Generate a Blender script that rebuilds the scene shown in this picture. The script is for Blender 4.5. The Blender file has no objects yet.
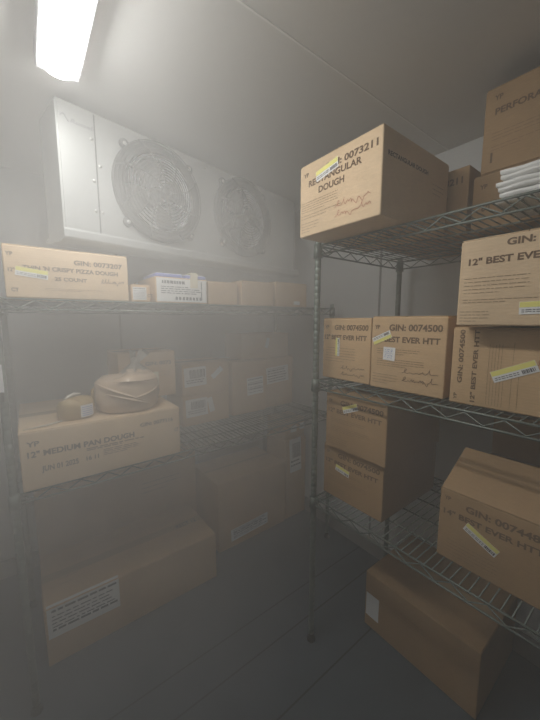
import bpy, bmesh, math, random
from mathutils import Vector, Matrix
random.seed(7)
SC = bpy.context.scene
COL = SC.collection
PI = math.pi
R = math.radians

# ------------------------------------------------------------------ materials
def new_mat(name):
    m = bpy.data.materials.new(name); m.use_nodes = True
    nt = m.node_tree
    return m, nt, nt.nodes['Principled BSDF']

def plain(name, col, rough=.6, metal=0., bump=0., scale=40., vary=0.):
    m, nt, b = new_mat(name)
    b.inputs['Roughness'].default_value = rough
    b.inputs['Metallic'].default_value = metal
    b.inputs['Base Color'].default_value = (*col, 1)
    if vary or bump:
        tc = nt.nodes.new('ShaderNodeTexCoord')
        n = nt.nodes.new('ShaderNodeTexNoise'); n.inputs['Scale'].default_value = scale; n.inputs['Detail'].default_value = 5
        nt.links.new(tc.outputs['Object'], n.inputs['Vector'])
        if vary:
            r = nt.nodes.new('ShaderNodeMapRange')
            r.inputs['To Min'].default_value = 1 - vary; r.inputs['To Max'].default_value = 1 + vary
            nt.links.new(n.outputs['Fac'], r.inputs['Value'])
            v = nt.nodes.new('ShaderNodeVectorMath'); v.operation = 'SCALE'; v.inputs[0].default_value = col
            nt.links.new(r.outputs['Result'], v.inputs['Scale'])
            nt.links.new(v.outputs['Vector'], b.inputs['Base Color'])
        if bump:
            bp = nt.nodes.new('ShaderNodeBump'); bp.inputs['Strength'].default_value = bump; bp.inputs['Distance'].default_value = .002
            nt.links.new(n.outputs['Fac'], bp.inputs['Height'])
            nt.links.new(bp.outputs['Normal'], b.inputs['Normal'])
    return m

def kraft(name, col):
    """corrugated card: fine fibres, faint flutes and a slow tone drift"""
    m, nt, b = new_mat(name)
    b.inputs['Roughness'].default_value = .72
    L = nt.links.new
    tc = nt.nodes.new('ShaderNodeTexCoord')
    mp = nt.nodes.new('ShaderNodeMapping'); mp.inputs['Scale'].default_value = (1, 1, 6)
    L(tc.outputs['Object'], mp.inputs['Vector'])
    n1 = nt.nodes.new('ShaderNodeTexNoise'); n1.inputs['Scale'].default_value = 60; n1.inputs['Detail'].default_value = 6
    n2 = nt.nodes.new('ShaderNodeTexNoise'); n2.inputs['Scale'].default_value = 5; n2.inputs['Detail'].default_value = 3
    L(mp.outputs['Vector'], n1.inputs['Vector']); L(tc.outputs['Object'], n2.inputs['Vector'])
    a = nt.nodes.new('ShaderNodeMath'); a.operation = 'MULTIPLY_ADD'; a.inputs[1].default_value = .6; L(n1.outputs['Fac'], a.inputs[0])
    L(n2.outputs['Fac'], a.inputs[2])
    r = nt.nodes.new('ShaderNodeMapRange'); r.inputs['From Min'].default_value = .4; r.inputs['From Max'].default_value = 1.2
    r.inputs['To Min'].default_value = .82; r.inputs['To Max'].default_value = 1.16
    L(a.outputs['Value'], r.inputs['Value'])
    v = nt.nodes.new('ShaderNodeVectorMath'); v.operation = 'SCALE'; v.inputs[0].default_value = col
    L(r.outputs['Result'], v.inputs['Scale']); L(v.outputs['Vector'], b.inputs['Base Color'])
    w = nt.nodes.new('ShaderNodeTexWave'); w.inputs['Scale'].default_value = 38; w.bands_direction = 'Z'; w.inputs['Distortion'].default_value = 1.5
    L(tc.outputs['Object'], w.inputs['Vector'])
    bp = nt.nodes.new('ShaderNodeBump'); bp.inputs['Strength'].default_value = .10; bp.inputs['Distance'].default_value = .001
    L(w.outputs['Fac'], bp.inputs['Height']); L(bp.outputs['Normal'], b.inputs['Normal'])
    return m

K1 = kraft('kraft_card', (.58, .395, .215))
K2 = kraft('brown_shaded_kraft_card', (.41, .26, .125))  # brown card, darkened so the lower right cartons carry shade in their colour
K3 = kraft('pale_kraft_card', (.67, .50, .315))
INK = plain('brown_printing_ink', (.155, .092, .048), .8)
FINE = plain('fine_brown_print', (.27, .17, .09), .8)
INK2 = plain('dark_label_print', (.10, .10, .11), .8)
RED = plain('red_marker', (.46, .17, .10), .7)
PENB = plain('brown_marker', (.15, .075, .045), .7)
BLUEPEN = plain('blue_pen', (.12, .2, .5), .7)
PAPER = plain('label_paper', (.80, .80, .78), .5)
YELLOW = plain('yellow_label_ink', (.82, .77, .22), .5)
PINK = plain('pink_label_ink', (.55, .28, .26), .6)
BLUE = plain('blue_printed_card', (.20, .24, .62), .5)
CREAM = plain('cream_paper', (.72, .66, .5), .6)
TAPE = plain('clear_packing_tape', (.50, .36, .20), .22)
WIRE = plain('grey_green_epoxy_wire', (.14, .165, .145), .42, .35)
POST = plain('grey_green_post', (.17, .20, .175), .45, .3, vary=.15, scale=30)
RUB = plain('black_rubber', (.03, .03, .03), .7)
CASE = plain('mill_finish_aluminium', (.36, .37, .36), .5, .3, bump=.12, scale=90, vary=.06)
SHROUD = plain('grey_fan_shroud', (.055, .055, .055), .65, 0, vary=.1, scale=25)
GUARD = plain('fan_guard_wire', (.05, .05, .05), .6, 0)
BLADE = plain('frosted_fan_blade', (.16, .16, .16), .5, 0, vary=.1, scale=20)
FROST = plain('frosted_coil', (.80, .82, .84), .8, 0., bump=.5, scale=60)
SCREW = plain('screw_steel', (.62, .62, .6), .3, .8)
WHITEP = plain('white_plastic', (.75, .76, .78), .35)
DARKP = plain('dark_grey_print', (.22, .22, .23), .6)
FILM = plain('white_poly_sheet', (.82, .82, .80), .3, bump=.25, scale=35)
BAG = plain('tan_plastic_wrap', (.60, .46, .33), .22, bump=.35, scale=22, vary=.12)
BAG2 = plain('amber_paper_wrap', (.42, .30, .14), .4, bump=.25, scale=30, vary=.15)
CLEARBAG = plain('milky_plastic_film', (.55, .50, .42), .25, bump=.3, scale=30)
WALL = plain('insulated_wall_panel', (.70, .71, .70), .45, .1, bump=.06, scale=70, vary=.03)
CEIL = plain('ceiling_panel', (.74, .74, .72), .5, .05, bump=.05, scale=70, vary=.03)
STEEL = plain('dull_steel_panel', (.22, .22, .22), .5, .2, vary=.05, scale=8)
SEAM = plain('panel_joint', (.30, .30, .29), .6)
LIP = plain('ceiling_joint', (.85, .85, .83), .5)

def lamp_mat():
    m, nt, b = new_mat('lit_lamp_diffuser')
    b.inputs['Base Color'].default_value = (.85, .87, .9, 1)
    b.inputs['Emission Color'].default_value = (1, .985, .95, 1)
    b.inputs['Emission Strength'].default_value = LAMP
    return m

def floor_mat():
    m, nt, b = new_mat('dark_sheet_floor')
    L = nt.links.new
    tc = nt.nodes.new('ShaderNodeTexCoord')
    sp = nt.nodes.new('ShaderNodeSeparateXYZ'); L(tc.outputs['Object'], sp.inputs['Vector'])
    last = None
    for y in (.792, 1.028, 1.18):                        # joints between the floor sheets
        s = nt.nodes.new('ShaderNodeMath'); s.operation = 'SUBTRACT'; s.inputs[1].default_value = y; L(sp.outputs['Y'], s.inputs[0])
        a = nt.nodes.new('ShaderNodeMath'); a.operation = 'ABSOLUTE'; L(s.outputs[0], a.inputs[0])
        if last is None: last = a
        else:
            mn = nt.nodes.new('ShaderNodeMath'); mn.operation = 'MINIMUM'; L(last.outputs[0], mn.inputs[0]); L(a.outputs[0], mn.inputs[1]); last = mn
    st = nt.nodes.new('ShaderNodeMapRange'); st.inputs['From Min'].default_value = .002; st.inputs['From Max'].default_value = .005
    L(last.outputs[0], st.inputs['Value'])
    n = nt.nodes.new('ShaderNodeTexNoise'); n.inputs['Scale'].default_value = 6; n.inputs['Detail'].default_value = 6
    L(tc.outputs['Object'], n.inputs['Vector'])
    cr = nt.nodes.new('ShaderNodeMix'); cr.data_type = 'RGBA'
    cr.inputs['A'].default_value = (.055, .070, .085, 1); cr.inputs['B'].default_value = (.10, .122, .142, 1)
    L(n.outputs['Fac'], cr.inputs['Factor'])
    c2 = nt.nodes.new('ShaderNodeMix'); c2.data_type = 'RGBA'; c2.inputs['A'].default_value = (.02, .02, .02, 1)
    L(st.outputs['Result'], c2.inputs['Factor']); L(cr.outputs['Result'], c2.inputs['B'])
    L(c2.outputs['Result'], b.inputs['Base Color'])
    rr = nt.nodes.new('ShaderNodeMapRange'); rr.inputs['To Min'].default_value = .35; rr.inputs['To Max'].default_value = .55
    L(n.outputs['Fac'], rr.inputs['Value']); L(rr.outputs['Result'], b.inputs['Roughness'])
    return m

# ------------------------------------------------------------------ mesh helpers
def obj(name, bm, mat, parent=None, smooth=False, normals=True):
    me = bpy.data.meshes.new(name)
    if normals: bmesh.ops.recalc_face_normals(bm, faces=bm.faces)
    bm.to_mesh(me); bm.free()
    if smooth:
        for p in me.polygons: p.use_smooth = True
    o = bpy.data.objects.new(name, me); COL.objects.link(o)
    me.materials.append(mat)
    if parent is not None: o.parent = parent
    return o

def tag(o, label=None, cat=None, group=None, kind=None):
    if label: o['label'] = label
    if cat: o['category'] = cat
    if group: o['group'] = group
    if kind: o['kind'] = kind
    return o

def thing(name, label, cat, loc, rz=0., group=None):
    o = bpy.data.objects.new(name, None); COL.objects.link(o)
    o.empty_display_size = .05
    o.location = loc; o.rotation_euler = (0, 0, rz)
    return tag(o, label, cat, group)

def box(bm, a, b, bev=0.):
    x0, y0, z0 = a; x1, y1, z1 = b
    r = bmesh.ops.create_cube(bm, size=1)
    for v in r['verts']:
        v.co = Vector(((x0 + x1) / 2 + v.co.x * (x1 - x0), (y0 + y1) / 2 + v.co.y * (y1 - y0), (z0 + z1) / 2 + v.co.z * (z1 - z0)))
    if bev:
        es = list({e for v in r['verts'] for e in v.link_edges})
        bmesh.ops.bevel(bm, geom=es, offset=bev, segments=2, affect='EDGES', profile=.5)

def path_tube(bm, pts, rad, n=6, closed=False, cap=True):
    pts = [Vector(p) for p in pts]; N = len(pts); rings = []
    for i, p in enumerate(pts):
        if closed: t = pts[(i + 1) % N] - pts[i - 1]
        else: t = pts[min(i + 1, N - 1)] - pts[max(i - 1, 0)]
        t.normalize()
        up = Vector((0, 0, 1)) if abs(t.z) < .9 else Vector((1, 0, 0))
        a = t.cross(up).normalized(); b = t.cross(a)
        r = rad[i] if isinstance(rad, (list, tuple)) else rad
        rings.append([bm.verts.new(p + a * math.cos(2 * PI * k / n) * r + b * math.sin(2 * PI * k / n) * r) for k in range(n)])
    for i in range(N if closed else N - 1):
        A, B = rings[i], rings[(i + 1) % N]
        for k in range(n): bm.faces.new((A[k], A[(k + 1) % n], B[(k + 1) % n], B[k]))
    if cap and not closed:
        bm.faces.new(rings[0]); bm.faces.new(list(reversed(rings[-1])))

def lathe(bm, prof, n=24, c=(0, 0, 0), axis='z'):
    rings = []
    for r, h in prof:
        ring = []
        for k in range(n):
            a = 2 * PI * k / n
            p = (math.cos(a) * r, math.sin(a) * r, h) if axis == 'z' else (math.cos(a) * r, h, math.sin(a) * r)
            ring.append(bm.verts.new((c[0] + p[0], c[1] + p[1], c[2] + p[2])))
        rings.append(ring)
    for A, B in zip(rings, rings[1:]):
        for k in range(n): bm.faces.new((A[k], A[(k + 1) % n], B[(k + 1) % n], B[k]))
    return rings

_text_cache = {}
def text_polys(s):
    """letters of s as flat polygons, baseline at y=0, cap height 1: (verts, faces, width)"""
    if s in _text_cache: return _text_cache[s]
    cu = bpy.data.curves.new('lettering', 'FONT'); cu.body = s; cu.size = 1.37; cu.offset = .042; cu.resolution_u = 3
    o = bpy.data.objects.new('lettering', cu); COL.objects.link(o)
    dg = bpy.context.evaluated_depsgraph_get(); dg.update()
    me = o.evaluated_get(dg).to_mesh()
    vs = [(v.co.x, v.co.y) for v in me.vertices]; fs = [tuple(p.vertices) for p in me.polygons]
    o.evaluated_get(dg).to_mesh_clear()
    bpy.data.objects.remove(o); bpy.data.curves.remove(cu)
    x0 = min(v[0] for v in vs); x1 = max(v[0] for v in vs)
    _text_cache[s] = ([(x - x0, y) for x, y in vs], fs, x1 - x0)
    return _text_cache[s]

# ------------------------------------------------------------------ cartons
class Carton:
    """a closed or open carton; local -Y is its front, origin at the middle of its base"""
    def __init__(s, label, loc, size, rz=0., mat=None, group=None, bulge=.004, name='carton', seal=True, cat='box', wob=.0012, flaps='closed'):
        s.w, s.d, s.h = size; s.k = bulge; s.wob = wob; s.ph = random.random() * 9
        s.mat = mat or K1
        s.root = thing(name, label, cat, loc, rz, group)
        s.ink = {}
        top = s.h - (.0035 if seal else 0)
        s.top = top
        s.body(top)
        if seal: s.seal(top, flaps)
    def disp(s, u, v):      # outward swell of a side, u and v in -1..1
        return s.k * (1 - u * u) * (1 - v * v) + s.wob * math.sin(3.1 * u + s.ph) * math.sin(2.3 * v + 1.7 * s.ph) * (1 - u ** 4) * (1 - v ** 4)
    def body(s, top):
        bm = bmesh.new(); r = .004
        def samples(h): return [-1, -1 + r / h] + [-1 + r / h + (2 - 2 * r / h) * i / 10 for i in range(1, 10)] + [1 - r / h, 1]
        H = (s.w / 2, s.d / 2, top / 2); cache = {}
        def vert(u):
            key = tuple(round(c, 6) for c in u)
            if key in cache: return cache[key]
            p = Vector([u[i] * H[i] for i in range(3)])
            q = Vector([max(-H[i] + r, min(H[i] - r, p[i])) for i in range(3)])
            d = p - q
            if d.length > 1e-9: p = q + d.normalized() * r
            if abs(u[1]) == 1: p.y += math.copysign(s.disp(u[0], u[2]), u[1])
            if abs(u[0]) == 1: p.x += math.copysign(s.disp(u[1], u[2]), u[0])
            p.z += top / 2
            cache[key] = bm.verts.new(p); return cache[key]
        S = [samples(h) for h in H]
        for ax in range(3):
            a, b = [i for i in range(3) if i != ax]
            for sg in (-1, 1):
                for i in range(len(S[a]) - 1):
                    for j in range(len(S[b]) - 1):
                        vs = []
                        for (ii, jj) in ((i, j), (i + 1, j), (i + 1, j + 1), (i, j + 1)):
                            u = [0, 0, 0]; u[ax] = sg; u[a] = S[a][ii]; u[b] = S[b][jj]; vs.append(vert(u))
                        bm.faces.new(vs)
        s.bodyo = obj('body', bm, s.mat, s.root)
    def seal(s, top, flaps):
        w, d = s.w / 2, s.d / 2; t = .0032
        longx = s.w >= s.d
        for sg in (-1, 1):
            bm = bmesh.new()
            if longx:
                if flaps == 'open' and sg == -1: pass
                box(bm, (-w + .003, min(sg * .001, sg * (d - .002)), top + .0002), (w - .003, max(sg * .001, sg * (d - .002)), top + t), .001)
            else:
                box(bm, (min(sg * .001, sg * (w - .002)), -d + .003, top + .0002), (max(sg * .001, sg * (w - .002)), d - .003, top + t), .001)
            obj('top_flap', bm, s.mat, s.root)
        bm = bmesh.new()
        if longx: box(bm, (-w + .002, -.026, top + t), (w - .002, .026, top + t + .0003))
        else: box(bm, (-.026, -d + .002, top + t), (.026, d - .002, top + t + .0003))
        obj('tape', bm, TAPE, s.root)
    # a point on a side: x, y in metres from its lower left corner as one looks at it
    def pt(s, face, x, y, off=.0008):
        w, d, h = s.w, s.d, s.top
        if face == 'front':
            u, v = 2 * x / w - 1, 2 * y / h - 1; return Vector((x - w / 2, -d / 2 - s.disp(u, v) - off, y))
        if face == 'right':
            u, v = 2 * x / d - 1, 2 * y / h - 1; return Vector((w / 2 + s.disp(u, v) + off, x - d / 2, y))
        if face == 'left':
            u, v = 1 - 2 * x / d, 2 * y / h - 1; return Vector((-w / 2 - s.disp(u, v) - off, d / 2 - x, y))
        if face == 'top':
            return Vector((x - w / 2, y - d / 2, s.h + off))
    def dims(s, face): return (s.d if face in ('left', 'right') else s.w, s.d if face == 'top' else s.top)
    def bmf(s, key):
        if key not in s.ink: s.ink[key] = bmesh.new()
        return s.ink[key]
    def quad(s, bm, face, pts, off):
        bm.faces.new([bm.verts.new(s.pt(face, x, y, off)) for x, y in pts])
    def write(s, txt, u, v, capv, u1=None, face='front', rot=0., ink='print', off=.0008):
        """text with its baseline's left end at fractions u, v; capv is the cap height as a fraction; u1 the right end"""
        W, Hh = s.dims(face); vs, fs, tw = text_polys(txt)
        cap = capv * Hh; ln = tw * cap * .92
        if u1 is not None: ln = (u1 - u) * W if rot == 0 else (u1 - v) * Hh
        if rot != 0: cap = capv * W
        x0, y0 = u * W, v * Hh; ca, sa = math.cos(rot), math.sin(rot)
        s.nline = getattr(s, 'nline', 0) + 1; bm = s.bmf('%s#%d' % (ink, s.nline)); bv = []
        for x, y in vs:
            a, b = x * ln / tw, y * cap
            bv.append(bm.verts.new(s.pt(face, x0 + a * ca - b * sa, y0 + a * sa + b * ca, off)))
        for f in fs:
            try: bm.faces.new([bv[i] for i in f])
            except ValueError: pass
    def lines(s, u0, u1, v0, v1, n, face='front', rot=False, th=.006):
        """small print too fine to read: rows of word-long dashes"""
        W, Hh = s.dims(face); s.nline = getattr(s, 'nline', 0) + 1; bm = s.bmf('small#%d' % s.nline); rd = random.Random(int(u0 * 999 + v0 * 77 + n))
        for i in range(n):
            v = v0 + (v1 - v0) * (i / (n - 1) if n > 1 else 0)
            u = u0; end = u1 - (0 if i < n - 1 else (u1 - u0) * .35) - rd.random() * .04
            while u < end:
                e = min(u + rd.uniform(.02, .07), end)
                if not rot: q = [(u * W, v * Hh), (e * W, v * Hh), (e * W, (v + th) * Hh), (u * W, (v + th) * Hh)]
                else: q = [(v * W, u * Hh), (v * W, e * Hh), ((v - th * .5) * W, e * Hh), ((v - th * .5) * W, u * Hh)]
                s.quad(bm, face, q, .0008); u = e + .009
    def scrawl(s, u0, u1, v, hv, seed, ink='hand', face='front', rot=False, rows=1, dv=.12, wd=.0016):
        W, Hh = s.dims(face); bm = s.bmf(ink); rd = random.Random(seed)
        for r_ in range(rows):
            pts = []; K = rd.randint(6, 8); n = K * 11
            kinds = ['big'] + [rd.choice(('hump', 'loop', 'tall', 'low', 'dash')) for _ in range(K)]
            for i in range(n + 1):
                t = i / n; k = min(int(t * K), K - 1); f = t * K - k; kd = kinds[k]; a = t; b = .03 * math.sin(t * 23 + seed)
                hump = math.sin(f * PI)
                if kd == 'big': a = t + .06 * math.sin(f * 2 * PI); b += .95 * hump * (1 - .7 * f) - .1 * math.sin(f * 3 * PI)
                elif kd == 'hump': b += .34 * abs(math.sin(f * 2 * PI))
                elif kd == 'loop': a = t + .035 * math.sin(f * 2 * PI); b += .36 * hump
                elif kd == 'tall': a = t + .03 * math.sin(f * 2 * PI); b += .8 * hump ** 2
                elif kd == 'low': a = t - .025 * math.sin(f * 2 * PI); b += .3 * math.sin(f * 2 * PI) - .12
                else: b += .1 * hump
                U = u0 + (u1 - u0) * (a + .05 * b); V = v - r_ * dv + hv * b + .02 * (t - .5)
                pts.append((U * W, V * Hh) if not rot else (V * W, U * Hh))
            for (xa, ya), (xb, yb) in zip(pts, pts[1:]):
                dx, dy = xb - xa, yb - ya; l = math.hypot(dx, dy) or 1; nx, ny = -dy / l * wd / 2, dx / l * wd / 2
                ex, ey = dx / l * wd * .3, dy / l * wd * .3
                s.quad(bm, face, [(xa - ex + nx, ya - ey + ny), (xa - ex - nx, ya - ey - ny), (xb + ex - nx, yb + ey - ny), (xb + ex + nx, yb + ey + ny)], .0010)
    def patch(s, bm, face, c, a0, a1, b0, b1, rot, off, n=6):
        W, Hh = s.dims(face); cx, cy = c[0] * W, c[1] * Hh; ca, sa = math.cos(rot), math.sin(rot)
        g = [[bm.verts.new(s.pt(face, cx + (a0 + (a1 - a0) * i / n) * ca - (b0 + (b1 - b0) * j / n) * sa, cy + (a0 + (a1 - a0) * i / n) * sa + (b0 + (b1 - b0) * j / n) * ca, off)) for j in range(n + 1)] for i in range(n + 1)]
        for i in range(n):
            for j in range(n): bm.faces.new((g[i][j], g[i + 1][j], g[i + 1][j + 1], g[i][j + 1]))
    def sticker(s, u, v, w, h, rot=0., face='front', yellow='top', seed=1):
        """a long shipping sticker, white with a yellow band and a row of black code"""
        bm = bmesh.new(); s.patch(bm, face, (u, v), -w / 2, w / 2, -h / 2, h / 2, rot, .0013)
        st = obj('sticker', bm, PAPER, s.root); st['label'] = 'white and yellow adhesive sticker'
        lo, hi = (.05, .48) if yellow == 'top' else (-.48, -.05)
        bm = bmesh.new(); s.patch(bm, face, (u, v), -w * .49, w * .49, h * lo, h * hi, rot, .0017)
        obj('yellow_band', bm, YELLOW, st)
        bm = bmesh.new(); rd = random.Random(seed); sg = -1 if yellow == 'top' else 1
        a = -w * .45
        while a < w * .10:
            e = a + rd.uniform(.004, .012); s.patch(bm, face, (u, v), a, min(e, w * .12), *sorted((sg * h * .28, sg * h * .34)), rot, .0019, 1)
            s.patch(bm, face, (u, v), a, min(e, w * .12), *sorted((sg * h * .12, sg * h * .18)), rot, .0019, 1); a = e + .002
        a = w * .16
        while a < w * .44:
            e = a + rd.uniform(.0012, .004); s.patch(bm, face, (u, v), a, e, *sorted((sg * h * .06, sg * h * .38)), rot, .0019, 1); a = e + rd.uniform(.001, .002)
        obj('sticker_print', bm, INK2, st)
    def label(s, u, v, w, h, rot=0., face='front', style='code', mat=None, seed=3):
        bm = bmesh.new(); s.patch(bm, face, (u, v), -w / 2, w / 2, -h / 2, h / 2, rot, .0013)
        lb = obj('paper_label', bm, mat or PAPER, s.root)
        bm = bmesh.new(); rd = random.Random(seed)
        P = lambda a0, a1, b0, b1: s.patch(bm, face, (u, v), a0 * w, a1 * w, b0 * h, b1 * h, rot, .0017, 1)
        if style == 'code':        # bar code with lines of text under it
            a = -.25
            while a < .42:
                e = a + rd.uniform(.015, .05); P(a, e, -.08, .36); a = e + rd.uniform(.015, .035)
            for b in (-.2, -.32):
                a = -.4
                while a < .35: e = a + rd.uniform(.05, .16); P(a, e, b, b + .05); a = e + .03
        elif style == 'text':
            b = .36
            while b > -.42:
                a = -.44; big = rd.random() < .3
                while a < .3 + rd.random() * .12: e = a + rd.uniform(.04, .15); P(a, min(e, .46), b, b + (.07 if big else .035)); a = e + .025
                b -= .12 if not big else .16
        elif style == 'carton':    # a large printed panel: heading, lines and a row of boxes
            a = -.4
            while a < .05: e = a + rd.uniform(.03, .07); P(a, e, .27, .40); a = e + .015
            for b in (.12, .03, -.06, -.15):
                a = -.42
                while a < rd.uniform(.05, .4): e = a + rd.uniform(.03, .12); P(a, e, b, b + .035); a = e + .02
            for i in range(8): P(-.15 + i * .07, -.15 + i * .07 + .045, -.42, -.28)
            P(.38, .40, -.4, .42)
        if style != 'blank':
            obj('label_print', bm, BLUEPEN if style == 'pen' else INK2, lb)
        else: bm.free()
        return lb
    def note(s, u, v, w, rot):
        """square paper slip with blue handwriting"""
        lb = s.label(u, v, w, w, rot, style='blank'); bm = bmesh.new()
        for r_ in range(5):
            for i in range(9):
                a = -.34 + i * .075; b = .3 - r_ * .15 + .02 * math.sin(i * 2 + r_)
                s.patch(bm, 'front', (u, v), a * w, (a + .05) * w, b * w, (b + .03) * w, rot + .25 * math.sin(i * 1.7 + r_), .0017, 1)
        obj('label_print', bm, BLUEPEN, lb)
    def done(s):
        nm = {'print': ('printed_text', INK), 'small': ('small_print', FINE), 'hand': ('handwriting', PENB), 'red': ('handwriting', RED)}
        for k, bm in s.ink.items():
            k = k.split('#')[0]; obj(nm[k][0], bm, nm[k][1], s.root, normals=False)
        return s.root

def right_box(label, X, yl, yr, z, h, depth, **kw):
    """a carton on the right-hand side, front towards -X; yl is its left end as seen"""
    return Carton(label, (X + depth / 2, (yl + yr) / 2, z), (yl - yr, depth, h), rz=-PI / 2 + kw.pop('turn', 0.), **kw)

def left_box(label, x0, x1, Y, z, h, depth, **kw):
    return Carton(label, ((x0 + x1) / 2, Y + depth / 2, z), (x1 - x0, depth, h), rz=kw.pop('turn', 0.), **kw)

LAMP = 42.0
CEILING = 2.31
XW, YW = 1.68, 2.30        # right-hand wall and back wall
XL, YF = -.62, -1.30

# ------------------------------------------------------------------ the room
def struct(name, a, b, mat):
    bm = bmesh.new(); box(bm, a, b); o = obj(name, bm, mat); o['kind'] = 'structure'; return o
struct('floor', (XL - .1, YF - .1, -.1), (XW + .1, YW + .1, 0), floor_mat())
struct('ceiling', (XL - .1, YF - .1, CEILING), (XW + .1, YW + .1, CEILING + .1), CEIL)
struct('wall_back', (XL - .1, YW, 0), (XW + .1, YW + .1, CEILING), WALL)
struct('wall_right', (XW, YF - .1, 0), (XW + .1, YW, CEILING), WALL)
struct('wall_left', (XL - .1, YF - .1, 0), (XL, YW, CEILING), STEEL)
struct('wall_front', (XL, YF - .1, 0), (XW, YF, CEILING), STEEL)
n = 1
for y in (1.12, .0, -.9):                                   # joints of the wall and ceiling panels
    struct('trim_%d' % n, (XW - .003, y - .006, 0), (XW + .01, y + .006, CEILING), SEAM); n += 1
struct('trim_%d' % n, (XL, .774, CEILING - .002), (XW, .780, CEILING + .01), LIP); n += 1
struct('trim_%d' % n, (XL, -.30, CEILING - .002), (XW, -.292, CEILING + .01), LIP); n += 1
struct('trim_%d' % n, (.5, YW - .003, 0), (.512, YW + .01, CEILING), SEAM); n += 1
struct('baseboard_back', (XL, YW - .02, 0), (XW, YW, .10), SEAM)
struct('baseboard_right', (XW - .02, YF, 0), (XW, YW - .02, .10), SEAM)

# ------------------------------------------------------------------ wire shelving
def shelving(label, x0, x1, y0, y1, levels, top, along):
    """posts at the four corners, wire decks with a zigzag truss on every side; along = the long axis"""
    root = thing('wire_shelving_unit', label, 'shelf', ((x0 + x1) / 2, (y0 + y1) / 2, 0))
    ox, oy = (x0 + x1) / 2, (y0 + y1) / 2
    cs = [(x - ox, y - oy) for x in (x0, x1) for y in (y0, y1)]
    for cx, cy in cs:
        bm = bmesh.new(); pr = [(.0, .035), (.0127, .035)]
        z = .06
        while z < top - .02:
            pr += [(.0127, z - .0015), (.0114, z), (.0127, z + .0015)]; z += .0254
        pr += [(.0127, top - .004), (.010, top), (0.0, top)]
        lathe(bm, pr, 14, (cx, cy, 0)); p = obj('post', bm, POST, root, True)
        bm = bmesh.new(); lathe(bm, [(0, 0), (.02, 0), (.02, .008), (.011, .013), (.009, .034), (0, .034)], 14, (cx, cy, 0))
        obj('levelling_foot', bm, RUB, p, True)
    a0, a1, b0, b1 = (x0 - ox, x1 - ox, y0 - oy, y1 - oy)
    for lz in levels:
        zt = lz - .003; zb = zt - .036
        bm = bmesh.new(); r = .0022
        if along == 'y':
            n = int((b1 - b0) / .026)
            for i in range(1, n): y = b0 + (b1 - b0) * i / n; path_tube(bm, [(a0, y, zt + .0008), (a1, y, zt + .0008)], r, 5)
            for i in range(1, 5): x = a0 + (a1 - a0) * i / 5; path_tube(bm, [(x, b0, zt - .004), (x, b1, zt - .004)], .0032, 5)
        else:
            n = int((a1 - a0) / .026)
            for i in range(1, n): x = a0 + (a1 - a0) * i / n; path_tube(bm, [(x, b0, zt + .0008), (x, b1, zt + .0008)], r, 5)
            for i in range(1, 5): y = b0 + (b1 - b0) * i / 5; path_tube(bm, [(a0, y, zt - .004), (a1, y, zt - .004)], .0032, 5)
        sh = obj('wire_shelf', bm, WIRE, root, True)
        for (p, q) in (((a0, b0), (a1, b0)), ((a0, b1), (a1, b1)), ((a0, b0), (a0, b1)), ((a1, b0), (a1, b1))):
            bm = bmesh.new(); P, Q = Vector((*p, 0)), Vector((*q, 0)); L = (Q - P).length
            path_tube(bm, [P + Vector((0, 0, zt - .001)), Q + Vector((0, 0, zt - .001))], .0036, 6)
            path_tube(bm, [P + Vector((0, 0, zb)), Q + Vector((0, 0, zb))], .0036, 6)
            m = max(6, int(L / .048)); m += m % 2
            zz = [P.lerp(Q, .01 + .98 * i / m) + Vector((0, 0, (zt - .005) if i % 2 == 0 else zb + .003)) for i in range(m + 1)]
            path_tube(bm, zz, .0024, 5)
            obj('edge_truss', bm, WIRE, sh, True)
        for cx, cy in cs:
            bm = bmesh.new(); lathe(bm, [(.0132, zb - .012), (.0185, zb - .012), (.0165, zt + .003), (.0132, zt + .003)], 14, (cx, cy, 0))
            obj('corner_collar', bm, WIRE, sh, True)
    return root
RZ = (1.80, 1.25, .72)       # tops of the decks
LZ = (1.575, .89)
shelving('grey green wire shelving unit on the right, stacked with cartons on three decks', .964, 1.57, -.32, .935, RZ, 1.815, 'y')
shelving('wire shelving unit against the back wall under the fan unit, left side of room', -.075, 1.56, 1.38, 1.96, LZ, 1.60, 'x')

# ------------------------------------------------------------------ ceiling lamp
def lamp(label, cx, ya, yb):
    t = thing('ceiling_lamp', label, 'lamp', (cx, (ya + yb) / 2, CEILING))
    l = (yb - ya) / 2; w = .05
    bm = bmesh.new(); box(bm, (-w * 1.16, -l - .008, -.052), (w * 1.16, l + .008, -.001), .004); obj('housing', bm, WHITEP, t)
    # diffuser: a trough with rounded ends
    bm = bmesh.new(); prof = []; ns, nl = 12, 8; rows = []
    ys = [(-l + l * 0 + .05 * (1 - math.cos(i / nl * PI / 2)), math.sin(max(.02, i / nl) * PI / 2)) for i in range(nl + 1)]
    ys = ys + [(-a, s) for a, s in reversed(ys)]
    for y, s in ys:
        rows.append([bm.verts.new((math.cos(PI * k / ns) * w * (.25 + .75 * s), y, -.0525 - math.sin(PI * k / ns) * .024 * (.25 + .75 * s))) for k in range(ns + 1)])
    for A, B in zip(rows, rows[1:]):
        for k in range(ns): bm.faces.new((A[k], A[k + 1], B[k + 1], B[k]))
    for q in (rows[0], rows[-1]): bm.faces.new(q)
    obj('diffuser', bm, lamp_mat(), t, True)
    for sg in (-1, 1):
        bm = bmesh.new(); rr = []
        for k in range(ns + 1):
            a = PI * k / ns
            rr.append((math.cos(a) * w * 1.04, sg * (l - .052), -.0525 - math.sin(a) * .0255))
        path_tube(bm, rr, .0022, 6); obj('clip_rim', bm, WHITEP, t, True)
    return t
lamp('lit tube lamp on the ceiling in front of the fan unit', .142, .50, 1.265)
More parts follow.
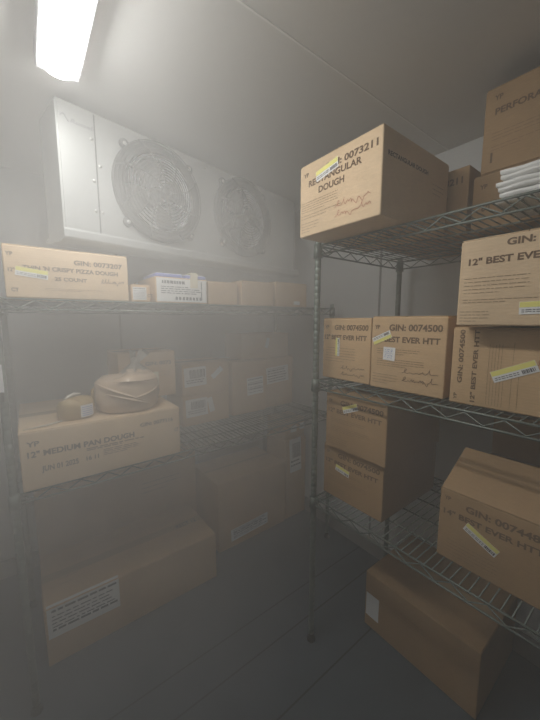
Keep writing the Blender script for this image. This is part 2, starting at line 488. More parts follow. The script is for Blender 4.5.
# ------------------------------------------------------------------ unit cooler with two fans
TH = R(10.26)
cool = thing('unit_cooler', 'grey metal evaporator unit with two round fan guards hung under the ceiling', 'cooler', (.144, 1.42, 1.82), TH)
CW, CD, CH = 1.36, .20, .452
FANS = ((.385, .236), (.893, .245)); FR = .208
# front panel with two round openings, built as a face with holes
def front_panel():
    bm = bmesh.new(); nseg = 40
    xs = [0, .125, (FANS[0][0] + FANS[1][0]) / 2, 1.155, CW]
    def quad(a, b): bm.faces.new([bm.verts.new((x, 0, z)) for x, z in ((a[0], a[1]), (b[0], a[1]), (b[0], b[1]), (a[0], b[1]))])
    quad((0, 0), (xs[1], CH)); quad((xs[3], 0), (CW, CH))
    for (cx, cz), x0, x1 in ((FANS[0], xs[1], xs[2]), (FANS[1], xs[2], xs[3])):
        inner, outer = [], []
        for k in range(nseg):
            a = 2 * PI * k / nseg; c, s = math.cos(a), math.sin(a)
            inner.append(bm.verts.new((cx + c * FR * .9, 0, cz + s * FR * .9)))
            tx = ((x1 - cx) if c > 0 else (x0 - cx)) / c if abs(c) > 1e-6 else 1e9
            tz = ((CH - cz) if s > 0 else -cz) / s if abs(s) > 1e-6 else 1e9
            t_ = min(tx, tz); outer.append(bm.verts.new((cx + c * t_, 0, cz + s * t_)))
        for k in range(nseg): bm.faces.new((inner[k], inner[(k + 1) % nseg], outer[(k + 1) % nseg], outer[k]))
        for (x, z) in ((x0, 0), (x1, 0), (x1, CH), (x0, CH)):       # corner fill
            near = sorted(outer, key=lambda v: (v.co.x - x) ** 2 + (v.co.z - z) ** 2)
            e1 = min((v for v in outer if abs(v.co.x - x) < 1e-5), key=lambda v: abs(v.co.z - z), default=None)
            e2 = min((v for v in outer if abs(v.co.z - z) < 1e-5), key=lambda v: abs(v.co.x - x), default=None)
            if e1 and e2 and e1 is not e2: bm.faces.new((e1, bm.verts.new((x, 0, z)), e2))
    obj('front_panel', bm, CASE, cool)
front_panel()
bm = bmesh.new()
box(bm, (0, CD - .01, 0), (CW, CD, CH)); box(bm, (-.003, .0, 0), (.0, CD, CH)); box(bm, (CW, 0, 0), (CW + .003, CD, CH)); box(bm, (0, 0, CH), (CW, CD, CH + .003))
obj('casing', bm, CASE, cool)
bm = bmesh.new(); box(bm, (.03, .125, .03), (CW - .03, CD - .012, CH - .03)); obj('coil_block', bm, FROST, cool)
# drip pan with a rolled front lip
bm = bmesh.new()
sec = [(-.03, .012), (-.034, .004), (-.034, -.020), (-.028, -.026), (.02, -.032), (CD, -.012), (CD, 0), (-.02, 0), (-.024, .012)]
A = [bm.verts.new((-.012, y, z)) for y, z in sec]; B = [bm.verts.new((CW + .012, y, z)) for y, z in sec]
for k in range(len(sec)): bm.faces.new((A[k], A[(k + 1) % len(sec)], B[(k + 1) % len(sec)], B[k]))
bm.faces.new(A); bm.faces.new(list(reversed(B))); obj('drip_pan', bm, CASE, cool)
bm = bmesh.new(); box(bm, (.1225, -.0022, .004), (.1265, .0, CH - .004)); obj('panel_seam', bm, SHROUD, cool)
bm = bmesh.new()
box(bm, (.004, -.004, .004), (.008, 0, CH)); obj('panel_edge', bm, CASE, cool); bm = bmesh.new(); box(bm, (CW - .008, -.004, .004), (CW - .004, 0, CH)); obj('panel_edge', bm, CASE, cool)
for x, z in ((.112, .10), (.112, .21), (.137, .10), (.137, .27), (.112, .36), (.64, .02), (1.14, .04), (.64, .43), (1.17, .40), (1.17, .2)):
    bm = bmesh.new(); lathe(bm, [(.0, -.004), (.004, -.004), (.006, -.001), (.006, 0)], 10, (x, 0, z), 'y'); obj('screw', bm, SCREW, cool, True)
for x in (.1, CW - .1):
    bm = bmesh.new(); box(bm, (x - .03, .06, CH + .003), (x + .03, .17, CEILING - 1.82 - .0005), .003); obj('hanger_bracket', bm, CASE, cool)
# maker's lettering at the top left corner of the casing
bm = bmesh.new(); vs, fs, tw = text_polys('Russell'); bv = [bm.verts.new((.043 + x / tw * .078 + y * .005, -.0008, .389 + y * .015)) for x, y in vs]
for f in fs: bm.faces.new([bv[i] for i in f])
path = [(.012 + .028 * i / 12, -.0018, .400 + .010 * math.sin(i / 12 * PI * 1.6)) for i in range(13)]
path_tube(bm, path, .0016, 5)
obj('lettering', bm, DARKP, cool, normals=False)
for (cx, cz) in FANS:
    # shroud: wide flange round a sunk throat
    bm = bmesh.new()
    lathe(bm, [(FR, -.001), (FR * 1.0, -.010), (FR * .965, -.016), (FR * .80, -.016), (FR * .76, -.008), (FR * .79, -.006), (FR, -.001)], 48, (cx, 0, cz), 'y')
    sh = obj('fan_shroud', bm, SHROUD, cool, True)
    bm = bmesh.new(); lathe(bm, [(FR * .765, -.008), (FR * .74, .06), (FR * .75, .06), (FR * .785, -.004)], 48, (cx, 0, cz), 'y'); obj('fan_throat', bm, FROST, sh, True)
    for k in range(4):                                    # ears with screws
        a = PI / 4 + k * PI / 2; ex, ez = cx + math.cos(a) * FR * 1.03, cz + math.sin(a) * FR * 1.03
        bm = bmesh.new(); lathe(bm, [(0, -.012), (.018, -.012), (.020, -.008), (.020, 0), (0, 0)], 16, (ex, 0, ez), 'y'); e = obj('mounting_ear', bm, SHROUD, sh, True)
        bm = bmesh.new(); lathe(bm, [(0, -.018), (.005, -.018), (.008, -.013), (.008, -.012)], 12, (ex, 0, ez), 'y'); obj('ear_screw', bm, SCREW, sh, True)
    # wire guard: concentric rings on a shallow dome, swept spokes
    bm = bmesh.new()
    dome = lambda r: -.020 - .035 * (1 - (r / FR) ** 2)
    r = .018
    while r < FR * .99:
        path_tube(bm, [(cx + math.cos(2 * PI * k / 40) * r, dome(r), cz + math.sin(2 * PI * k / 40) * r) for k in range(40)], .0021, 5, True); r += .0125
    for k in range(8):
        pts = []
        for i in range(9):
            rr = .018 + (FR - .020) * i / 8; a = k * PI / 4 + .5 * (i / 8)
            pts.append((cx + math.cos(a) * rr, dome(rr) - .003, cz + math.sin(a) * rr))
        path_tube(bm, pts, .0026, 5)
    obj('wire_guard', bm, GUARD, cool, True)
    bm = bmesh.new(); lathe(bm, [(0, dome(0) - .004), (.014, dome(0) - .004), (.018, dome(0)), (.018, dome(0) + .003), (0, dome(0) + .003)], 16, (cx, 0, cz), 'y'); obj('guard_badge', bm, GUARD, cool, True)
    bm = bmesh.new(); lathe(bm, [(0, .0), (.03, .004), (.036, .02), (.036, .10), (0, .10)], 20, (cx, 0, cz), 'y'); hub = obj('fan_motor', bm, SHROUD, cool, True)
    for k in range(4):
        bm = bmesh.new(); g = []
        for i in range(7):
            row = []; rr = .034 + (FR * .72 - .034) * i / 6
            for j in range(7):
                s_ = (j / 6 - .5); a = k * PI / 2 + .35 + s_ * (.75 + .35 * math.sin(i / 6 * PI)) ; 
                row.append(bm.verts.new((cx + math.cos(a) * rr, .030 + s_ * .035, cz + math.sin(a) * rr)))
            g.append(row)
        for i in range(6):
            for j in range(6): bm.faces.new((g[i][j], g[i + 1][j], g[i + 1][j + 1], g[i][j + 1]))
        r_ = bmesh.ops.solidify(bm, geom=bm.faces[:], thickness=.002)
        obj('fan_blade', bm, BLADE, hub, True)

# ------------------------------------------------------------------ cartons of the right-hand shelving
GR = 'cartons on the right shelving'
def hundred(c, code='GIN: 0074500', head='12" BEST EVER HTT', big=True):
    """the same print as its neighbours carry"""
    c.write('YP', .05, .84, .055)
    c.write(code, .27, .82, .085, u1=.95)
    c.write(head, .05, .665, .075, u1=.93)
    c.lines(.10, .70, .56, .50, 3); c.lines(.10, .78, .42, .33, 4); c.lines(.04, .42, .20, .08, 4)

b = right_box('pale kraft carton jutting out over the edge of the top deck, rectangular dough print', .838, .908, .568, 1.8015, .246, .405, mat=K3, group=GR)
b.write('YP', .06, .83, .055, u1=.135); b.write('GIN: 0073211', .36, .80, .085, u1=.955); b.write('RECTANGULAR', .135, .68, .085, u1=.80); b.write('DOUGH', .28, .545, .085, u1=.61)
b.lines(.03, .55, .47, .34, 5); b.lines(.03, .62, .29, .25, 2); b.lines(.03, .30, .18, .06, 4)
b.scrawl(.50, .90, .27, .10, 4, 'red', rows=2, dv=.12); b.sticker(.385, .80, .098, .034, R(10), seed=2)
b.write('RECTANGULAR DOUGH', .06, .70, .055, u1=.62, face='right'); b.lines(.70, .92, .62, .5, 3, face='right')
b.done()
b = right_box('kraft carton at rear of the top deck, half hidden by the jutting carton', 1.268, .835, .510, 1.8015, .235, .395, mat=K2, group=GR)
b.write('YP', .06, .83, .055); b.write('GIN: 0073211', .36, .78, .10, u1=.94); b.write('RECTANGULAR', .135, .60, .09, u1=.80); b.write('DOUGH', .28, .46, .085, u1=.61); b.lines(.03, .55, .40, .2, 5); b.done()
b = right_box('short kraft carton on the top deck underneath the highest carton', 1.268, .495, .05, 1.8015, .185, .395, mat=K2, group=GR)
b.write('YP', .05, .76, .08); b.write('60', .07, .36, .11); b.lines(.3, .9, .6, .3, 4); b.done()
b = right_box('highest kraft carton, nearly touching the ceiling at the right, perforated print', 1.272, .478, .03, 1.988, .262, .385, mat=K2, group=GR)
b.write('YP', .06, .85, .06); b.write('PERFORATED', .07, .68, .075, u1=.46); b.lines(.06, .5, .46, .38, 3); b.write('I', .06, .12, .12); b.lines(.06,.4,.3,.26,2); b.done()

b = right_box('leftmost carton on the middle deck, upright yellow sticker near its top', 1.034, .962, .719, 1.2515, .257, .42, mat=K1, group=GR)
b.write('YP', .05, .84, .055); b.write('GIN: 0074500', .27, .82, .085, u1=.95); b.write('12" BEST EVER HTT', .05, .665, .075, u1=.93)
b.lines(.08, .75, .52, .30, 6); b.scrawl(.42, .9, .2, .07, 8, rows=2, dv=.1); b.sticker(.35, .54, .075, .021, PI / 2, seed=5); b.done()
b = right_box('carton on the middle deck with a square white note below its tilted yellow sticker', 1.024, .709, .441, 1.2515, .262, .42, mat=K1, group=GR)
hundred(b); b.sticker(.165, .715, .078, .027, R(24), yellow='bottom', seed=6); b.note(.285, .50, .047, R(-2)); b.scrawl(.48, .93, .27, .09, 3, rows=2, dv=.11); b.done()
b = right_box('carton on the middle deck with its print turned sideways and a tilted yellow sticker', 1.022, .427, .12, 1.2515, .228, .42, mat=K1, group=GR, turn=R(1.5))
b.write('GIN: 0074500', .105, .28, .042, u1=.985, rot=PI / 2); b.write('12" BEST EVER HTT', .225, .05, .038, u1=.985, rot=PI / 2)
b.write('YP', .07, .05, .03, rot=PI / 2, u1=.14)
b.lines(.05, .82, .32, .44, 6, rot=True); b.lines(.05, .85, .50, .55, 2, rot=True)
b.scrawl(.6, .92, .68, .05, 9, 'red', rot=True, rows=2, dv=-.07); b.sticker(.51, .50, .105, .031, R(25), seed=7); b.done()
b = right_box('kraft carton perched on top of the sideways-printed one, touching the deck above', .950, .389, .10, 1.4855, .225, .42, mat=K3, group=GR)
b.write('GIN: 0074500', .36, .885, .075, u1=.93); b.write('12" BEST EVER HTT', .075, .71, .075, u1=.86); b.lines(.05, .55, .55, .38, 5); b.lines(.05, .62, .30, .27, 2); b.lines(.03, .30, .16, .05, 4)
b.scrawl(.62, .9, .60, .08, 12, 'red'); b.sticker(.66, .20, .10, .030, R(2), seed=8); b.done()

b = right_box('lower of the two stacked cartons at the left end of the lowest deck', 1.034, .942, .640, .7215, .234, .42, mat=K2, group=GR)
hundred(b); b.sticker(.36, .60, .075, .028, R(-8), seed=11); b.done()
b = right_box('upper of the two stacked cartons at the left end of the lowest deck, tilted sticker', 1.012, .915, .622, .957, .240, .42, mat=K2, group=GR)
hundred(b); b.sticker(.44, .80, .075, .028, R(22), seed=12); b.done()
# open carton with raised flaps at the right end of the lowest deck
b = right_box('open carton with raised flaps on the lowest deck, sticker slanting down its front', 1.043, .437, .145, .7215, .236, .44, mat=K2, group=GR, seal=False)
b.write('YP', .05, .86, .055); b.write('GIN: 0074488', .27, .80, .085, u1=.95); b.write('14" BEST EVER HTT', .05, .655, .075, u1=.93); b.lines(.1, .6, .3, .1, 5)
b.sticker(.43, .52, .098, .030, R(-26), seed=13); b.done()
w_, d_, h_ = b.w / 2, b.d / 2, b.h
def flap(p, q, away, up, l):
    """a flap hinged along p-q, leaning by (away, up)"""
    bm = bmesh.new(); p, q = Vector(p), Vector(q); dv = Vector(away) * l * math.cos(up) + Vector((0, 0, l * math.sin(up)))
    inset = (q - p).normalized() * .012
    nrm = (q - p).cross(dv).normalized() * .0015
    vs = [bm.verts.new(c + s_) for s_ in (nrm, -nrm) for c in (p, q, q + dv - inset, p + dv + inset)]
    bm.faces.new(vs[:4]); bm.faces.new(list(reversed(vs[4:])))
    for k in range(4): bm.faces.new((vs[k], vs[k + 4], vs[(k + 1) % 4 + 4], vs[(k + 1) % 4]))
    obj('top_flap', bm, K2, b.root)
flap((-w_ + .004, -d_, h_ + .001), (w_ - .004, -d_, h_ + .001), (0, 1, 0), R(38), .17)
flap((-w_ + .004, d_, h_ + .001), (w_ - .004, d_, h_ + .001), (0, -1, 0), R(74), .19)
flap((-w_, -d_ + .07, h_ + .001), (-w_, d_ - .07, h_ + .001), (1, 0, 0), R(9), .10)

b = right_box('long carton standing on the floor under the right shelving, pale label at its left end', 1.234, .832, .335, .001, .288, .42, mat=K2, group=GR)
b.label(.085, .42, .070, .120, style='blank', seed=4); b.lines(.3, .6, .7, .6, 3); b.done()

# folded white sheeting on the top deck
def folded_sheet():
    t = thing('plastic_sheet', 'folded white plastic sheeting lying on the front of the top deck at right', 'plastic sheet', (1.11, .185, 1.8015))
    z = 0
    for k in range(6):
        bm = bmesh.new(); hx, hy, th = .105 - .004 * (k % 2), .155 - .006 * ((k * 2) % 3), .0135
        nx, ny = 12, 18; top, bot = {}, {}
        for i in range(nx + 1):
            for j in range(ny + 1):
                u, v = i / nx * 2 - 1, j / ny * 2 - 1
                wv = .0022 * math.sin(5 * u + k * 2) * math.sin(6 * v + k) + .0012 * math.sin(13 * v + 3 * u + k)
                e = min(1, (1 - abs(u)) * 6 + .6, (1 - abs(v)) * 9 + .6)
                x, y = u * hx * (1 + .015 * math.sin(7 * v + k)), v * hy * (1 + .012 * math.sin(6 * u + 2 * k))
                zc = z + th / 2
                top[i, j] = bm.verts.new((x, y, zc + th / 2 * e + (wv if k else max(0, wv)) * e)); 
                bot[i, j] = bm.verts.new((x, y, zc - th / 2 * e + (.8 * wv if k else max(0, wv)) * e))
        for i in range(nx):
            for j in range(ny):
                bm.faces.new((top[i, j], top[i + 1, j], top[i + 1, j + 1], top[i, j + 1])); bm.faces.new((bot[i, j], bot[i, j + 1], bot[i + 1, j + 1], bot[i + 1, j]))
        ring = [(i, 0) for i in range(nx)] + [(nx, j) for j in range(ny)] + [(i, ny) for i in range(nx, 0, -1)] + [(0, j) for j in range(ny, 0, -1)]
        for p, q in zip(ring, ring[1:] + ring[:1]): bm.faces.new((top[p], bot[p], bot[q], top[q]))
        obj('fold_layer', bm, FILM, t, True); z += th + .0006
folded_sheet()

# ------------------------------------------------------------------ cartons of the left-hand shelving
GL = 'cartons on the left shelving'
b = left_box('kraft carton with a yellow and white sticker, left end of upper deck', -.042, .350, 1.405, 1.5765, .178, .40, mat=K3, group=GL)
b.write('YP', .02, .80, .075); b.write('GIN: 0073207', .52, .72, .10, u1=.945); b.write("THIN 'N CRISPY PIZZA DOUGH", .13, .555, .085, u1=.90); b.write('12"', .03, .50, .07); b.write('25 COUNT', .36, .37, .075, u1=.62)
b.lines(.28, .78, .20, .17, 2); b.write('CT', .04, .12, .07); b.scrawl(.74, .95, .38, .12, 5, rows=1); b.sticker(.195, .49, .092, .030, R(-7), seed=21); b.done()
b = left_box('small carton with a faded pink label between two larger ones on the upper deck', .362, .440, 1.415, 1.5765, .072, .30, mat=K1, group=GL, seal=True, bulge=.002)
b.label(.42, .5, .055, .052, style='text', mat=PAPER); b.write('CT', .82, .3, .2); b.done()
b = left_box('open-topped carton with blue flaps and a large white printed front on the upper deck', .460, .705, 1.41, 1.5765, .112, .34, mat=K1, group=GL, seal=False, bulge=.002)
b.label(.50, .5, .236, .102, style='carton', seed=31)
b.label(.14, .5, .09, .10, face='left', style='text'); b.done()
for (xa, xb) in ((-.118, .002), (.018, .118)):
    bm = bmesh.new(); box(bm, (xa, -.165, .1125), (xb, .02, .1265), .003); f = obj('blue_flap', bm, BLUE, b.root); f['label'] = 'blue flap with white top'
    bm = bmesh.new(); box(bm, (xa + .004, -.162, .1268), (xb - .004, .016, .129)); obj('white_inner_face', bm, PAPER, f)
bm = bmesh.new(); box(bm, (.036, -.1765, .070), (.072, -.1735, .138), .001); box(bm, (.038, -.176, .134), (.070, -.12, .138), .001); obj('cream_tag', bm, CREAM, b.root)
b = left_box('plain carton right of the white-fronted one on the upper deck', .716, .884, 1.425, 1.5765, .112, .34, mat=K1, group=GL, bulge=.002)
b.lines(.2, .8, .7, .5, 3); b.done()
b = left_box('plain carton second from the right end of the upper deck', .905, 1.118, 1.42, 1.5765, .128, .36, mat=K1, group=GL, bulge=.002); b.done()
b = left_box('plain carton with a small white tag at right end of upper deck', 1.130, 1.372, 1.42, 1.5765, .138, .36, mat=K1, group=GL, bulge=.002)
b.label(.66, .17, .05, .02, style='blank'); b.done()

M1 = left_box('long carton carrying the round wrapped bundle, medium pan dough print on front', -.048, .530, 1.368, .8915, .218, .50, mat=K3, group=GL)
M1.write('YP', .035, .76, .085, u1=.10); M1.write('12" MEDIUM PAN DOUGH', .035, .575, .10, u1=.655); M1.write('GIN: 0077116', .70, .74, .075, u1=.945)
M1.lines(.35, .74, .52, .49, 2, th=.02); M1.write('JUN 01 2025', .10, .30, .095, u1=.30); M1.write('16 11', .345, .315, .075, u1=.42); M1.lines(.45, .70, .44, .34, 4, th=.014); M1.write('CT', .955, .5, .07, u1=.985); M1.done()
b = left_box('carton sitting on the long carton, behind the tan wrapped bundle on the lower deck', .335, .612, 1.615, 1.1105, .232, .24, mat=K1, group=GL, bulge=.002)
b.write('GIN: 0073', .45, .72, .08, u1=.92); b.lines(.4, .9, .55, .4, 3); b.done()
b = left_box('lower carton of the bar-coded pair on the lower deck', .674, .974, 1.685, .8915, .178, .25, mat=K1, group=GL, bulge=.002)
b.label(.28, .60, .135, .105, R(2), style='code', seed=41); b.label(.58, .62, .035, .09, R(12), style='blank'); b.done()
b = left_box('upper carton of the bar-coded pair on the lower deck', .676, .976, 1.685, 1.0705, .182, .25, mat=K1, group=GL, bulge=.002)
b.label(.26, .60, .135, .110, R(2), style='code', seed=42); b.label(.72, .66, .085, .032, R(38), style='blank'); b.done()
b = left_box('carton with a small white label next to the bar-coded pair', 1.010, 1.270, 1.700, .8915, .345, .25, mat=K1, group=GL, bulge=.002)
b.label(.66, .52, .13, .115, R(3), style='text', seed=43); b.done()
b = left_box('rightmost carton on the lower deck, wide white label high on its front', 1.280, 1.535, 1.725, .8915, .350, .23, mat=K1, group=GL, bulge=.002)
b.label(.44, .66, .195, .115, R(4), style='text', seed=44); b.done()
b = left_box('carton lying on top of the two labelled cartons at the right of the lower deck', 1.10, 1.50, 1.735, 1.2445, .165, .21, mat=K1, group=GL, bulge=.002)
b.label(.52, .62, .028, .07, R(-18), style='blank'); b.done()

b = left_box('widest low carton on the floor at left, torn white label over its front edge', -.028, .786, 1.537, .001, .275, .395, mat=K1, group=GL, bulge=.006)
b.label(.185, .735, .285, .140, style='text', seed=51)
lb = [o for o in b.root.children if o.name.startswith('paper_label')][0]
bm = bmesh.new(); b.patch(bm, 'top', (.185, .012), -.142, .142, -.004, .012, 0, .001); obj('folded_edge', bm, PAPER, lb)
b.write('RECT 12', .80, .45, .08, u1=.95, face='top'); b.lines(.08, .2, .5, .3, 3, face='top'); b.done()
b = left_box('tall dark carton standing behind the widest floor carton', -.03, .86, 1.96, .001, .61, .28, mat=K1, group=GL, bulge=.004); b.lines(.6, .9, .8, .7, 3); b.done()
b = left_box('upright carton in the middle of the floor row, crooked white label near its bottom', .886, 1.440, 1.69, .001, .470, .36, mat=K1, group=GL, bulge=.006)
b.label(.43, .20, .30, .085, R(3), style='text', seed=52); b.done()
# its front flap lifted a little
bm = bmesh.new(); box(bm, (-.272, -.18, 0), (.272, -.002, .003), .001); f = obj('lifted_flap', bm, K1, b.root); f.location = (0, 0, .4715); f.rotation_euler = (0, 0, 0)
b = left_box('carton on the floor in the far corner, tall label with bar code on its front', 1.455, 1.655, 1.70, .001, .615, .235, mat=K1, group=GL, bulge=.003)
b.label(.46, .80, .115, .26, R(2), style='code', seed=53); b.done()
b = left_box('flat carton on top of the corner floor carton, two white tags on its front', 1.458, 1.652, 1.715, .6175, .15, .215, mat=K1, group=GL, bulge=.002)
b.label(.42, .50, .06, .05, style='blank'); b.label(.86, .56, .05, .05, style='blank'); b.done()

# ------------------------------------------------------------------ wrapped goods on the long carton
def wrapped_bundle():
    t = thing('wrapped_bundle', 'round bundle in tan plastic wrap with a twisted tuft on top of long carton', 'bundle', (.342, 1.488, 1.1105))
    bm = bmesh.new(); prof = [(.0, .0), (.11, .0), (.126, .012), (.132, .06), (.130, .105), (.124, .135), (.105, .150), (.06, .156), (.0, .158)]
    n = 40; rings = []
    for r, z in prof:
        rings.append([bm.verts.new((math.cos(2 * PI * k / n) * r * (1 + .035 * math.sin(5 * 2 * PI * k / n + z * 30) + .02 * math.sin(11 * 2 * PI * k / n - z * 50)), math.sin(2 * PI * k / n) * r * .86 * (1 + .03 * math.sin(4 * 2 * PI * k / n + z * 20)), z + (.006 * math.sin(3 * 2 * PI * k / n) if z > .05 else 0) + (.0 if z < .02 else .010 * math.cos(2 * PI * k / n)))) for k in range(n)])
    for A, B in zip(rings, rings[1:]):
        for k in range(n): bm.faces.new((A[k], A[(k + 1) % n], B[(k + 1) % n], B[k]))
    bmesh.ops.remove_doubles(bm, verts=bm.verts, dist=1e-5)
    obj('wrapped_stack', bm, BAG, t, True)
    # creased folds of the film running across the side
    bm = bmesh.new()
    for (a0, z0, a1, z1) in ((-2.9, .13, -1.2, .045), (-2.5, .09, -.9, .02), (-2.2, .14, -.6, .132), (-1.9, .06, -.4, .10)):
        path_tube(bm, [(math.cos(a0 + (a1 - a0) * i / 14) * .133, math.sin(a0 + (a1 - a0) * i / 14) * .115, z0 + (z1 - z0) * (i / 14) ** 1.3) for i in range(15)], [.001 + .0045 * math.sin(PI * i / 14) for i in range(15)], 6)
    obj('film_crease', bm, BAG, t, True)
    # the gathered neck of the bag: a fan of crumpled film
    bm = bmesh.new(); base = Vector((.045, .03, .150)); n = 14; lo, md, hi = [], [], []
    for k in range(n):
        a = 2 * PI * k / n; j = 1 + .35 * (-1) ** k
        lo.append(bm.verts.new(base + Vector((math.cos(a) * .055 * j, math.sin(a) * .045 * j, 0))))
        md.append(bm.verts.new(base + Vector((math.cos(a) * .014 * j, math.sin(a) * .014 * j, .045))))
        hi.append(bm.verts.new(base + Vector((.022 + math.cos(a) * .034 * j, math.sin(a) * .020 * j, .088 + .022 * math.sin(3 * a)))))
    for A, B in ((lo, md), (md, hi)):
        for k in range(n): bm.faces.new((A[k], A[(k + 1) % n], B[(k + 1) % n], B[k]))
    bmesh.ops.solidify(bm, geom=bm.faces[:], thickness=.001)
    obj('twisted_tuft', bm, CLEARBAG, t, True)
    bm = bmesh.new(); box(bm, (.106, -.040, .095), (.128, -.036, .155), .001); o = obj('paper_tag', bm, CREAM, t)
    bm = bmesh.new()                                           # loose film trailing off the left side
    path_tube(bm, [(-.120, .03, .03), (-.135, .03, .05), (-.132, .03, .09), (-.115, .03, .12)], [.004, .008, .008, .003], 7); obj('loose_film', bm, BAG2, t, True)
wrapped_bundle()
def small_packet():
    t = thing('small_packet', 'little amber packet with a white label left of the round wrapped bundle', 'packet', (.138, 1.462, 1.1105), R(8)); t.scale = (1.12, 1.0, 1.15)
    bm = bmesh.new(); n = 28; prof = [(.0, 0), (.052, 0), (.058, .008), (.060, .045), (.054, .062), (.02, .066), (0, .066)]; rings = []
    for r, z in prof:
        rings.append([bm.verts.new((math.cos(2 * PI * k / n) * r * (1 + .05 * math.sin(3 * 2 * PI * k / n + 1)), math.sin(2 * PI * k / n) * r * .8, z + (.008 * math.sin(2 * 2 * PI * k / n) if z > .05 else 0))) for k in range(n)])
    for A, B in zip(rings, rings[1:]):
        for k in range(n): bm.faces.new((A[k], A[(k + 1) % n], B[(k + 1) % n], B[k]))
    bmesh.ops.remove_doubles(bm, verts=bm.verts, dist=1e-5)
    obj('wrapper', bm, BAG2, t, True)
    bm = bmesh.new(); g = []
    for i in range(7):
        a = -PI / 2 + .05 + i / 6 * .75
        g.append([bm.verts.new((math.cos(a) * .0655, math.sin(a) * .0545, z)) for z in (.008, .050)])
    for A, B in zip(g, g[1:]): bm.faces.new((A[0], B[0], B[1], A[1]))
    lb = obj('paper_label', bm, PAPER, t)
    bm = bmesh.new()
    for i in range(5): path_tube(bm, [(math.cos(-PI / 2 + .12 + q * .1) * .0662, math.sin(-PI / 2 + .12 + q * .1) * .0552, .014 + i * .007) for q in range(7)], .0008, 4)
    obj('label_print', bm, BLUEPEN, lb)
    bm = bmesh.new(); path_tube(bm, [(-.03, .0, .066), (-.02, .01, .074), (.0, .01, .080), (.02, .0, .082)], [.008, .007, .008, .002], 7); obj('film_tuft', bm, CLEARBAG, t, True)
    bm = bmesh.new(); path_tube(bm, [(-.05, -.03, .004), (-.10, -.05, .004), (-.16, -.055, .004)], [.003, .0035, .001], 6); obj('film_tail', bm, CLEARBAG, t, True)
small_packet()
# tag hanging on the shelving's front left post
tg = thing('hanging_tag', 'white tag with black clip on the front left post of the back shelving', 'tag', (-.080, 1.360, 1.23))
bm = bmesh.new(); box(bm, (-.010, -.004, .03), (.010, .0, .125), .002); obj('white_card', bm, WHITEP, tg)
bm = bmesh.new(); box(bm, (-.009, -.008, .0), (.009, .006, .032), .002); obj('black_clip', bm, RUB, tg)

# ------------------------------------------------------------------ freezing mist (the air of the room)
w = bpy.data.worlds.new('freezer_air'); SC.world = w; w.use_nodes = True
nt = w.node_tree; nt.nodes.clear(); L = nt.links.new
out = nt.nodes.new('ShaderNodeOutputWorld')
bg = nt.nodes.new('ShaderNodeBackground'); bg.inputs['Color'].default_value = (0, 0, 0, 1); bg.inputs['Strength'].default_value = 0
L(bg.outputs[0], out.inputs['Surface'])
vs_ = nt.nodes.new('ShaderNodeVolumeScatter'); vs_.inputs['Color'].default_value = (.985, .98, .96, 1); vs_.inputs['Anisotropy'].default_value = .15
geo = nt.nodes.new('ShaderNodeNewGeometry'); sp = nt.nodes.new('ShaderNodeSeparateXYZ'); L(geo.outputs['Position'], sp.inputs['Vector'])
ry = nt.nodes.new('ShaderNodeMapRange'); ry.interpolation_type = 'SMOOTHSTEP'
ry.inputs['From Min'].default_value = .10; ry.inputs['From Max'].default_value = .60; ry.inputs['To Min'].default_value = .17; ry.inputs['To Max'].default_value = .60
sx = nt.nodes.new('ShaderNodeMath'); sx.operation = 'MULTIPLY_ADD'; sx.inputs[1].default_value = -.6
L(sp.outputs['X'], sx.inputs[0]); L(sp.outputs['Y'], sx.inputs[2]); L(sx.outputs[0], ry.inputs['Value'])
ns = nt.nodes.new('ShaderNodeTexNoise'); ns.inputs['Scale'].default_value = 2.2; ns.inputs['Detail'].default_value = 3
L(geo.outputs['Position'], ns.inputs['Vector'])
rn = nt.nodes.new('ShaderNodeMapRange'); rn.inputs['From Min'].default_value = .3; rn.inputs['From Max'].default_value = .7; rn.inputs['To Min'].default_value = .45; rn.inputs['To Max'].default_value = 1.55
L(ns.outputs['Fac'], rn.inputs['Value'])
mu = nt.nodes.new('ShaderNodeMath'); mu.operation = 'MULTIPLY'; L(ry.outputs['Result'], mu.inputs[0]); L(rn.outputs['Result'], mu.inputs[1])
rz = nt.nodes.new('ShaderNodeValToRGB')                      # thickest at the height of the shelves
zz = nt.nodes.new('ShaderNodeMath'); zz.operation = 'DIVIDE'; zz.inputs[1].default_value = CEILING; L(sp.outputs['Z'], zz.inputs[0]); L(zz.outputs[0], rz.inputs['Fac'])
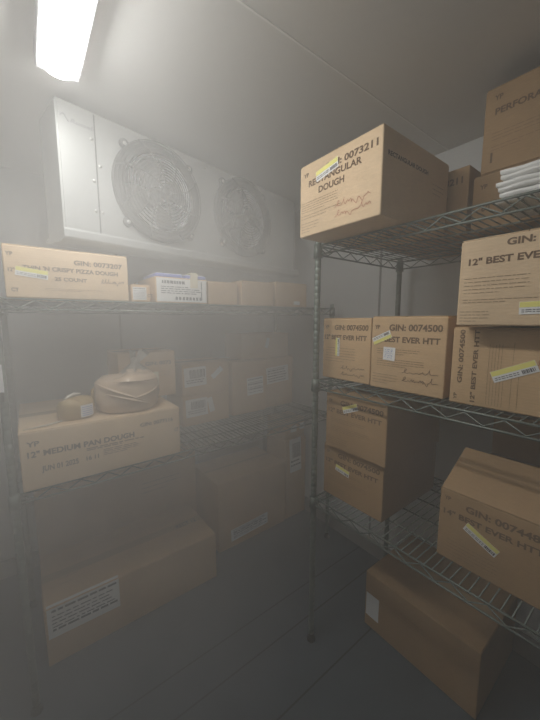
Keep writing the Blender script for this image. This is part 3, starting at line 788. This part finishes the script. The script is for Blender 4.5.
e0, e1 = rz.color_ramp.elements; e0.position = .25; e0.color = (.28,) * 3 + (1,); e1.position = .90; e1.color = (.12,) * 3 + (1,)
for p_, c_ in ((.45, 1.), (.74, 1.0)):
    e = rz.color_ramp.elements.new(p_); e.color = (c_, c_, c_, 1)
m2 = nt.nodes.new('ShaderNodeMath'); m2.operation = 'MULTIPLY'; L(mu.outputs[0], m2.inputs[0]); L(rz.outputs['Color'], m2.inputs[1])
rb = nt.nodes.new('ShaderNodeMapRange'); rb.interpolation_type = 'SMOOTHSTEP'      # thicker towards the back wall
rb.inputs['From Min'].default_value = 1.25; rb.inputs['From Max'].default_value = 1.75; rb.inputs['To Min'].default_value = 1; rb.inputs['To Max'].default_value = 1.15
L(sp.outputs['Y'], rb.inputs['Value'])
m3 = nt.nodes.new('ShaderNodeMath'); m3.operation = 'MULTIPLY'; L(m2.outputs[0], m3.inputs[0]); L(rb.outputs['Result'], m3.inputs[1])
L(m3.outputs[0], vs_.inputs['Density']); L(vs_.outputs[0], out.inputs['Volume'])

# ------------------------------------------------------------------ camera and view
cam = bpy.data.cameras.new('camera'); co = bpy.data.objects.new('camera', cam); COL.objects.link(co); SC.camera = co
cam.sensor_fit = 'VERTICAL'; cam.sensor_height = 24; cam.lens = 317.5 / 720 * 24; cam.clip_start = .02
yaw, pit = R(37.55), R(7.18)
F = Vector((math.sin(yaw) * math.cos(pit), math.cos(yaw) * math.cos(pit), -math.sin(pit)))
Rt = Vector((math.cos(yaw), -math.sin(yaw), 0)); U = Rt.cross(F)
co.matrix_world = Matrix(((Rt.x, U.x, -F.x, 0), (Rt.y, U.y, -F.y, 0), (Rt.z, U.z, -F.z, 1.5), (0, 0, 0, 1)))
SC.view_settings.view_transform = 'Standard'; SC.view_settings.look = 'None'; SC.view_settings.gamma = 1
SC.view_settings.exposure = .15
SC.cycles.use_denoising = True
SC.cycles.max_bounces = 10; SC.cycles.volume_bounces = 6; SC.cycles.volume_step_rate = 1.0; SC.cycles.volume_max_steps = 128
try: w.cycles.volume_step_size = .2
except Exception: pass
